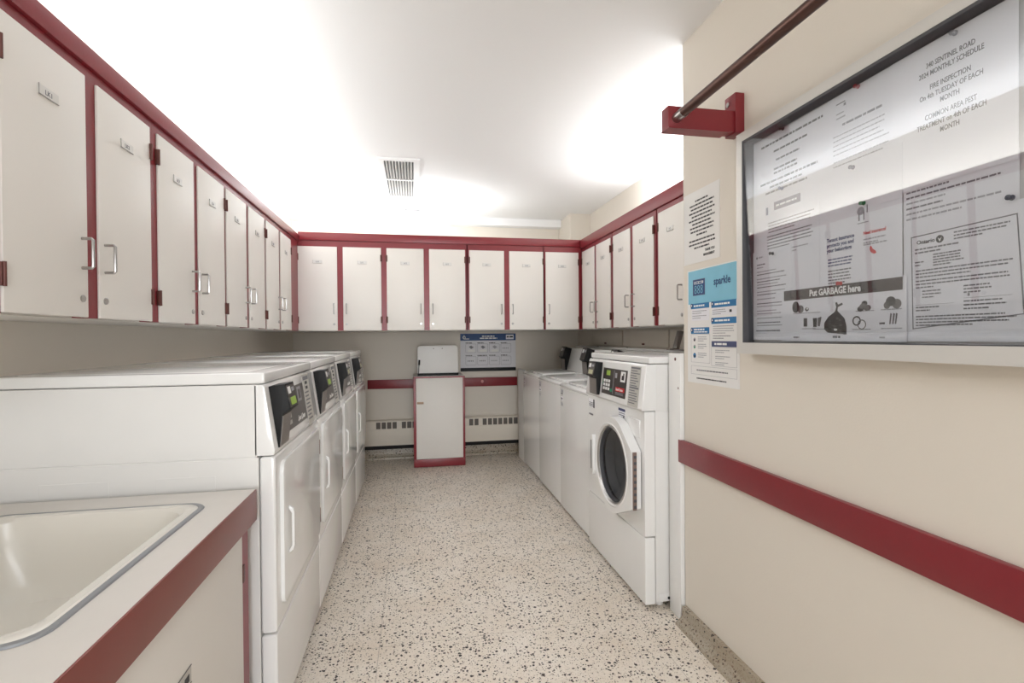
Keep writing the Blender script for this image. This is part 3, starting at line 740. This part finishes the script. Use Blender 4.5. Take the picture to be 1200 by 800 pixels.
lines = [('340 SENTINEL ROAD', 1.866), ('2024 MONTHLY SCHEDULE', 1.847), ('FIRE INSPECTION', 1.815), ('On 4th TUESDAY OF EACH', 1.796), ('MONTH', 1.777), ('COMMON AREA PEST', 1.749), ('TREATMENT on 4th OF EACH', 1.730), ('MONTH', 1.711)]
for s_, z in lines: p.text(s_, w*.52, z, .0165, I, M_INKD, 'CENTER', .0002, .68)
p.build('print', None, t)
t, w = sheet('paper_document', 'printed page half covered by the framed certificate', 'document', 1.020, .782, 1.50, 1.622, 2)
p = MB()
for i, (f_, m_) in enumerate(((1, M_INKG), (.5, M_INKG), (1, M_INKG), (.45, M_INKL), (.42, M_INKG), (1, M_INKL), (.62, M_INKL))): greek(p, .008, w-.03, 1.606-.0125*i, .004, I, m_, f_)
p.build('print', None, t)
t, w = sheet('paper_certificate', 'boxed certificate with a round emblem, low in the board', 'certificate', 1.018, .770, 1.245, 1.522, 3)
p = MB(); x0, x1, z0, z1 = .022, w-.008, 1.285, 1.496
p.holed([(x0, z0-.012), (x1+.006, z0+.014), (x1-.006, z1), (x0-.004, z1-.006)], [(x0+.002, z0-.0095), (x1+.0035, z0+.0155), (x1-.008, z1-.0025), (x0-.0015, z1-.0085)], I, I+.0004, 'y', M_INKG)
p.text('Ontario', .032, 1.470, .013, I, M_INK, 'LEFT', .0002)
p.lathe([(.001, I), (.0085, I), (.0085, I+.0004)], .085, 1.474, M_INK, 20); p.prism([(.0805, 1.478), (.085, 1.472), (.0895, 1.478), (.085, 1.468)], I-.0005, I, 'y', M_INKW)
para(p, .115, x1-.012, 1.484, 3, .007, .003, I, M_INKG, .5)
para(p, .028, .125, 1.460, 2, .008, .0035, I, M_INKG)
para(p, .07, .135, 1.443, 5, .006, .003, I, M_INKG); para(p, .028, .05, 1.43, 2, .007, .003, I, M_INKG)
para(p, .03, x1-.012, 1.410, 3, .0075, .003, I, M_INKG); para(p, .03, x1-.008, 1.386, 3, .0075, .003, I, M_INKG, .2)
para(p, .045, .09, 1.362, 3, .007, .003, I, M_INKG); para(p, .135, .19, 1.366, 3, .007, .003, I, M_INKG)
p.bar(.028, .115, 1.329, 1.3298, I, M_INKL); p.bar(.135, .225, 1.338, 1.3388, I, M_INKL); p.bar(.143, .147, 1.342, 1.348, I, M_INKG)
para(p, .03, .085, 1.325, 2, .007, .003, I, M_INKG); para(p, .135, .215, 1.333, 3, .008, .003, I, M_INKG)
para(p, .03, x1-.006, 1.304, 4, .0068, .003, I, M_INKG)
p.build('print', None, t)
t, w = sheet('paper_flyer', 'tenant insurance flyer pinned by the green pin above the garbage sign', 'flyer', 1.272, 1.020, 1.385, 1.722, 5)
p = MB()
p.lathe([(.001, I), (.011, I), (.011, I+.0004)], .137, 1.585, M_INKL, 14); p.bar(.13, .134, 1.56, 1.58, I, M_INKG); p.bar(.145, .148, 1.56, 1.585, I, M_INKG); p.bar(.155, .158, 1.577, 1.597, I, M_INKG); p.bar(.127, .160, 1.552, 1.5545, I, M_INKL)
for i, s_ in enumerate(('Tenant Insurance', 'protects you and', 'your belongings')): p.text(s_, .026, 1.522-.0145*i, .0145, I, M_SLATE, 'LEFT', .0005, .9)
para(p, .03, .115, 1.474, 3, .0085, .0038, I, M_SLATE, .9); para(p, .03, .11, 1.442, 5, .0085, .0038, I, M_INKG, .7)
p.text('Need insurance?', .145, 1.521, .0125, I, M_INKR, 'LEFT', .0003, .78)
para(p, .145, .215, 1.510, 2, .009, .0035, I, M_INKL, .6); para(p, .145, .22, 1.496, 1, .009, .0035, I, M_INKL, .9)
p.prism([(.165, 1.488), (.168, 1.489), (.172, 1.481), (.180, 1.475), (.183, 1.469), (.176, 1.467), (.168, 1.472), (.164, 1.480)], I, I+.0004, 'y', M_INKR)
p.build('print', None, t)
t, w = sheet('paper_letter', 'upper of two letters in the bottom corner of the board, half covered', 'letter', 1.545, 1.275, 1.38, 1.655, 3)
p = MB(); para(p, .055, w-.02, 1.632, 4, .010, .0036, I, M_INKG); para(p, .05, w-.02, 1.588, 5, .010, .0036, I, M_INKG, .5); para(p, .06, w-.04, 1.535, 2, .010, .0036, I, M_INKL, .7)
p.build('print', None, t)
t, w = sheet('paper_letter', 'long single letter in the bottom corner of the board, over another letter', 'letter', 1.566, 1.385, 1.246, 1.545, 4)
p = MB(); p.lathe([(.001, I), (.004, I), (.004, I+.0004)], .02, 1.524, M_INKG, 10); greek(p, .03, .05, 1.522, .005, I, M_INKL)
greek(p, .02, .06, 1.498, .004, I, M_INKG); greek(p, .02, .05, 1.488, .004, I, M_INKL)
z = 1.474
while z > 1.285: greek(p, .02, w-.02, z, .0034, I, M_INKG if random.random() < .4 else M_INKL, random.uniform(.6, 1)); z -= random.choice((.0095, .0095, .015))
greek(p, .015, w-.05, 1.275, .004, I, M_INKG)
p.build('print', None, t)
t, w = sheet('paper_sign', 'garbage sorting sign with a black title band and small pictures of rubbish', 'sign', 1.425, 1.008, 1.243, 1.404, 6)
p = MB(); p.bar(.010, w-.010, 1.369, 1.400, I, mat('faded_black_print', (66, 58, 56), .5)); p.text('Put GARBAGE here', w*.5-.005, 1.376, .026, I-.0006, M_INKW, 'CENTER', .0009, .82)
D1, D2 = mat('soot_print', (58, 54, 54), .6), mat('ash_print', (104, 100, 100), .6)
def blob(x, z, r, m, sx=1, sz=1, y=I): p.prism([(x+a*sx, z+c*sz) for a, c in circ(0, 0, r, 18)], y, y+.0004, 'y', m)
bx = .212      # tied bag
p.prism([(bx-.030, 1.268), (bx+.034, 1.262), (bx+.034, 1.285), (bx+.028, 1.306), (bx+.010, 1.322), (bx+.004, 1.328), (bx+.006, 1.338), (bx+.022, 1.344), (bx+.020, 1.349), (bx+.006, 1.345), (bx+.003, 1.352), (bx-.003, 1.351), (bx+.0, 1.338), (bx-.004, 1.326), (bx-.028, 1.312), (bx-.042, 1.295), (bx-.042, 1.278)], I, I+.0004, 'y', D1)
for i in range(14): blob(bx+random.uniform(-.028, .02), random.uniform(1.278, 1.312), random.uniform(.0015, .004), D2, 1.2, .8, I-.0005)
blob(bx-.002, 1.276, .004, M_INKW, 1.5, .8, I-.0006)
blob(.060, 1.347, .016, D1, .9, 1.1); blob(.080, 1.340, .012, D2); blob(.105, 1.338, .006, D1, 1.2, 1); blob(.107, 1.340, .003, M_INKW, 1, 1, I-.0005)
p.bar(.092, .106, 1.287, 1.312, I, D2); p.prism([(.130, 1.285), (.142, 1.285), (.144, 1.311), (.128, 1.311)], I, I+.0004, 'y', D1); p.prism([(.146, 1.288), (.154, 1.286), (.160, 1.314), (.147, 1.311)], I, I+.0004, 'y', D2)
for dx, dz, r in ((0, 0, .010), (.012, -.004, .010), (-.008, -.006, .009), (.004, .008, .008)): blob(.298+dx, 1.335+dz, r, D2 if r > .0095 else D1, 1.1, .8, I-.0001*r)
p.holed(circ(.278, 1.298, .013, 20), circ(.278, 1.298, .0095, 20), I, I+.0004, 'y', D1); p.holed(circ(.294, 1.288, .013, 20), circ(.294, 1.288, .0105, 20), I-.0004, I, 'y', D2)
blob(.376, 1.343, .012, D1, 1.1, 1); blob(.392, 1.336, .012, D2); blob(.366, 1.334, .009, D2)
p.prism([(.345, 1.287), (.360, 1.287), (.360, 1.292), (.345, 1.291)], I, I+.0004, 'y', D2)
for x in (.372, .380, .387): p.prism([(x, 1.287), (x+.003, 1.287), (x+.007, 1.312), (x+.003, 1.314)], I, I+.0004, 'y', D2)
for x, z in ((.05, 1.326), (.10, 1.326), (.085, 1.279), (.13, 1.277), (.275, 1.322), (.35, 1.322), (.265, 1.274), (.35, 1.275)): greek(p, x, x+.055, z, .0028, I, M_INKL)
greek(p, .05, .075, 1.2525, .005, I, M_INKG); greek(p, .20, .225, 1.2525, .006, I, M_INK); greek(p, .345, .36, 1.252, .004, I, M_INKL)
p.build('print', None, t)

def pin(y, z, rgb, name, label, tilt=0, layer=5):
    t = thing('push_pin', label, 'push pin', (XQ-.0011*layer-.0006, y, z), FACE_MX, 'push pins in the notice board')
    b = MB(); b.lathe([(.001, -.0135), (.0052, -.0132), (.0056, -.0115), (.0032, -.0105), (.0028, -.005), (.0052, -.004), (.0058, -.002), (.0015, -.0012), (.001, 0)], 0, z, n=14)
    b.build('head', mat('pin_'+name, rgb, .3), t)
for a in ((1.416, 1.913, (52, 50, 52), 'black', 'dark grey push pin at the top edge of the banner notice'), (1.140, 1.912, (170, 30, 44), 'crimson', 'red push pin at the top of the faint letter'),
          (1.156, 1.706, (112, 104, 124), 'plum', 'greyish purple push pin low on the faint letter'), (1.421, 1.727, (66, 78, 126), 'indigo', 'blue push pin above the dark banner of the notice'),
          (1.124, 1.603, (16, 112, 70), 'green', 'green push pin on the tenant insurance flyer'), (.791, 1.527, (24, 36, 66), 'navy', 'navy push pin at the corner of the framed certificate'),
          (1.465, 1.528, (34, 40, 54), 'ink', 'dark blue push pin in the letter in the bottom corner'), (1.195, 1.402, (190, 52, 52), 'scarlet', 'red push pin on the black band of the garbage sign'),
          (.897, 1.909, (132, 132, 138), 'grey', 'grey push pin at the top of the monthly schedule')):
    pin(*a, layer=7 if a[3] == 'scarlet' else 5)

# ------------------------------------------------------------------ notices taped to the partition wall
t, w = sheet('paper_notice', 'white notice sheet of bold capitals taped near the wall edge', 'notice', 2.045, 1.780, 1.567, 1.868, .3, M_PAPER3, 'notices taped to the partition wall', wx=XP)
p = MB()
widths = (.42, .8, .72, .84, .66, .86, .62, .78, .74, .34, .84, .86, .5)
z = 1.822
for i, f_ in enumerate(widths):
    c = w*.52; greek(p, c-w*f_*.42, c+w*f_*.42, z, .0066, I, M_INK); z -= .0158 if i != 9 else .022
p.text('THANK YOU', w*.87, 1.606, .0145, I, M_INK, 'RIGHT', .0004, .8); p.text('MANAGEMENT', w*.87, 1.588, .0145, I, M_INK, 'RIGHT', .0004, .8)
p.build('print', None, t)
t, w = sheet('poster', 'blue and white laundry poster on the wall beneath the taped notice', 'poster', 2.018, 1.662, 1.064, 1.540, .3, M_PAPER3, 'notices taped to the partition wall', wx=XP)
p = MB()
p.bar(.008, w-.006, 1.395, 1.535, I, M_SKY)
p.box(.045, .135, I-.0005, I, 1.430, 1.497, M_SLATE); p.box(.051, .129, I-.0010, I-.0005, 1.434, 1.493, M_NAVY); p.box(.056, .124, I-.0014, I-.001, 1.478, 1.488, M_INKW); greek(p, .06, .12, 1.480, .006, I-.0019, M_NAVY)
for i in range(3):
    for j in range(2): p.holed(circ(.067+.0225*i, 1.446+.017*j, .0085, 14), circ(.067+.0225*i, 1.446+.017*j, .006, 14), I-.0015, I-.001, 'y', M_SKY)
p.text('sparkle', .197, 1.462, .042, I-.0006, M_NAVY, 'LEFT', .0009, .9)
def head(x0, x1, z0, z1, m=M_BLUE, two=False):
    p.bar(x0, x1, z0, z1, I-.0005, m); p.lathe([(.001, I-.0014), (.009, I-.0014), (.009, I-.0005)], x0+.008, (z0+z1)/2+.003, M_NAVY, 14)
    p.lathe([(.001, I-.0019), (.004, I-.0019), (.004, I-.0014)], x0+.008, (z0+z1)/2+.003, M_INKW, 10)
    greek(p, x0+.024, x0+(x1-x0)*.75, (z0+z1)/2-.003+(.004 if two else 0), .007, I-.001, M_INKW)
    if two: greek(p, x0+.024, x1-.012, (z0+z1)/2-.008, .005, I-.001, M_INKW)
head(.028, .165, 1.375, 1.397); p.bar(.034, .165, 1.325, 1.373, I, M_PAPER2); para(p, .04, .155, 1.366, 2, .009, .003, I-.0005, M_INKL); para(p, .04, .145, 1.346, 2, .009, .003, I-.0005, M_INKL)
head(.180, w-.016, 1.372, 1.397); p.bar(.184, w-.016, 1.340, 1.370, I, M_PAPER2); para(p, .188, .28, 1.364, 3, .008, .003, I-.0005, M_INKL); p.bar(.298, .312, 1.350, 1.360, I-.0005, M_INK)
head(.180, w-.016, 1.308, 1.332); para(p, .19, w-.03, 1.300, 4, .009, .003, I, M_INKL); para(p, .19, w-.05, 1.262, 2, .009, .003, I, M_INKG)
head(.028, .165, 1.270, 1.296, two=True)
p.bar(.180, w-.016, 1.218, 1.240, I, M_SLATE); greek(p, .20, .28, 1.225, .008, I-.0005, M_INKW)
for i, (z, c) in enumerate(((1.252, M_INKR), (1.222, M_GREEN), (1.185, M_BLUE))):
    p.lathe([(.001, I), (.008+.003*(i == 2), I), (.008+.003*(i == 2), I+.0004)], .055, z-.006, c if i == 2 else M_INKL, 16); p.bar(.050, .060, z-.013, z-.005, I-.0006, M_INK if i != 1 else M_GREEN)
    para(p, .08, .15, z+.006, 3, .008, .003, I, M_INKL)
for i in range(3): para(p, .205, .30, 1.206-.024*i, 2, .008, .003, I, M_INKL, .6); 
def line_box(x0, x1, z0, z1): p.holed([(x0, z0), (x1, z0), (x1, z1), (x0, z1)], [(x0+.001, z0+.001), (x1-.001, z0+.001), (x1-.001, z1-.001), (x0+.001, z1-.001)], I, I+.0004, 'y', M_INKL)
line_box(.028, .168, 1.150, 1.268); line_box(.178, w-.014, 1.142, 1.216); line_box(.028, w-.014, 1.100, 1.136)
greek(p, .07, w-.07, 1.116, .005, I, M_INKG); greek(p, .07, w-.08, 1.082, .005, I, M_INK)
p.build('print', None, t)

# ------------------------------------------------------------------ lights
def area(name, loc, rot, sx, sy, watts, col=(.915, .957, 1)):
    l = bpy.data.lights.new(name, 'AREA'); l.shape = 'RECTANGLE'; l.size = sx; l.size_y = sy; l.energy = watts; l.color = col
    o = bpy.data.objects.new(name, l); COL.objects.link(o); o.location = loc; o.rotation_euler = rot
    return o
UP = (PI, 0, 0)
area('trough_lamp_dryers', (-1.06, 2.65, 2.10), UP, .10, 3.2, 21)
area('trough_lamp_back', (-.35, 4.75, 2.12), UP, 1.6, .10, 13)
area('trough_lamp_washers', (1.66, 2.9, 2.10), UP, .10, 1.5, 12.5)
area('entry_fill_light', (.1, -.7, 2.52), (0, 0, 0), 1.2, .5, 17)  # added fill overhead behind the camera, an invented source
area('rear_fill_light', (.05, YF+.04, 1.10), (PI/2, 0, 0), 1.6, 1.9, 9).data.spread = math.radians(50)  # added fill aimed at the back wall; there is no doorway here
area('corridor_fill_light', (.0, -3.0, 2.52), (0, 0, 0), 1.2, .5, 18)  # invented unseen lamp, added to brighten the room from behind
w = bpy.data.worlds.new('room_ambient'); S.world = w; w.use_nodes = True
w.node_tree.nodes['Background'].inputs[0].default_value = (1, .98, .95, 1); w.node_tree.nodes['Background'].inputs[1].default_value = .05

# ------------------------------------------------------------------ camera
f, yaw, pitch, roll, h = 595.319, .1912, -.0088, -.0082, 1.2628
cam = bpy.data.cameras.new('camera'); co = bpy.data.objects.new('camera', cam); COL.objects.link(co)
cam.sensor_fit = 'HORIZONTAL'; cam.sensor_width = 36; cam.lens = f/1200*36; cam.clip_start = .02
co.rotation_mode = 'QUATERNION'
fwd = Vector((math.sin(yaw)*math.cos(pitch), math.cos(yaw)*math.cos(pitch), math.sin(pitch)))
rt = Vector((math.cos(yaw), -math.sin(yaw), 0)); up = rt.cross(fwd)
# image roll: +x of the picture tilts by roll
r2 = rt*math.cos(roll)+up*math.sin(roll); u2 = -rt*math.sin(roll)+up*math.cos(roll)
co.rotation_quaternion = Matrix((r2, u2, -fwd)).transposed().to_quaternion()
co.location = (0, 0, h)
S.camera = co
S.view_settings.view_transform = 'Standard'; S.view_settings.look = 'None'; S.view_settings.gamma = 1
S.view_settings.use_curve_mapping = False
S.view_settings.exposure = .42
S.cycles.use_denoising = True
S.cycles.max_bounces = 10; S.cycles.diffuse_bounces = 6
S.cycles.sample_clamp_indirect = 6
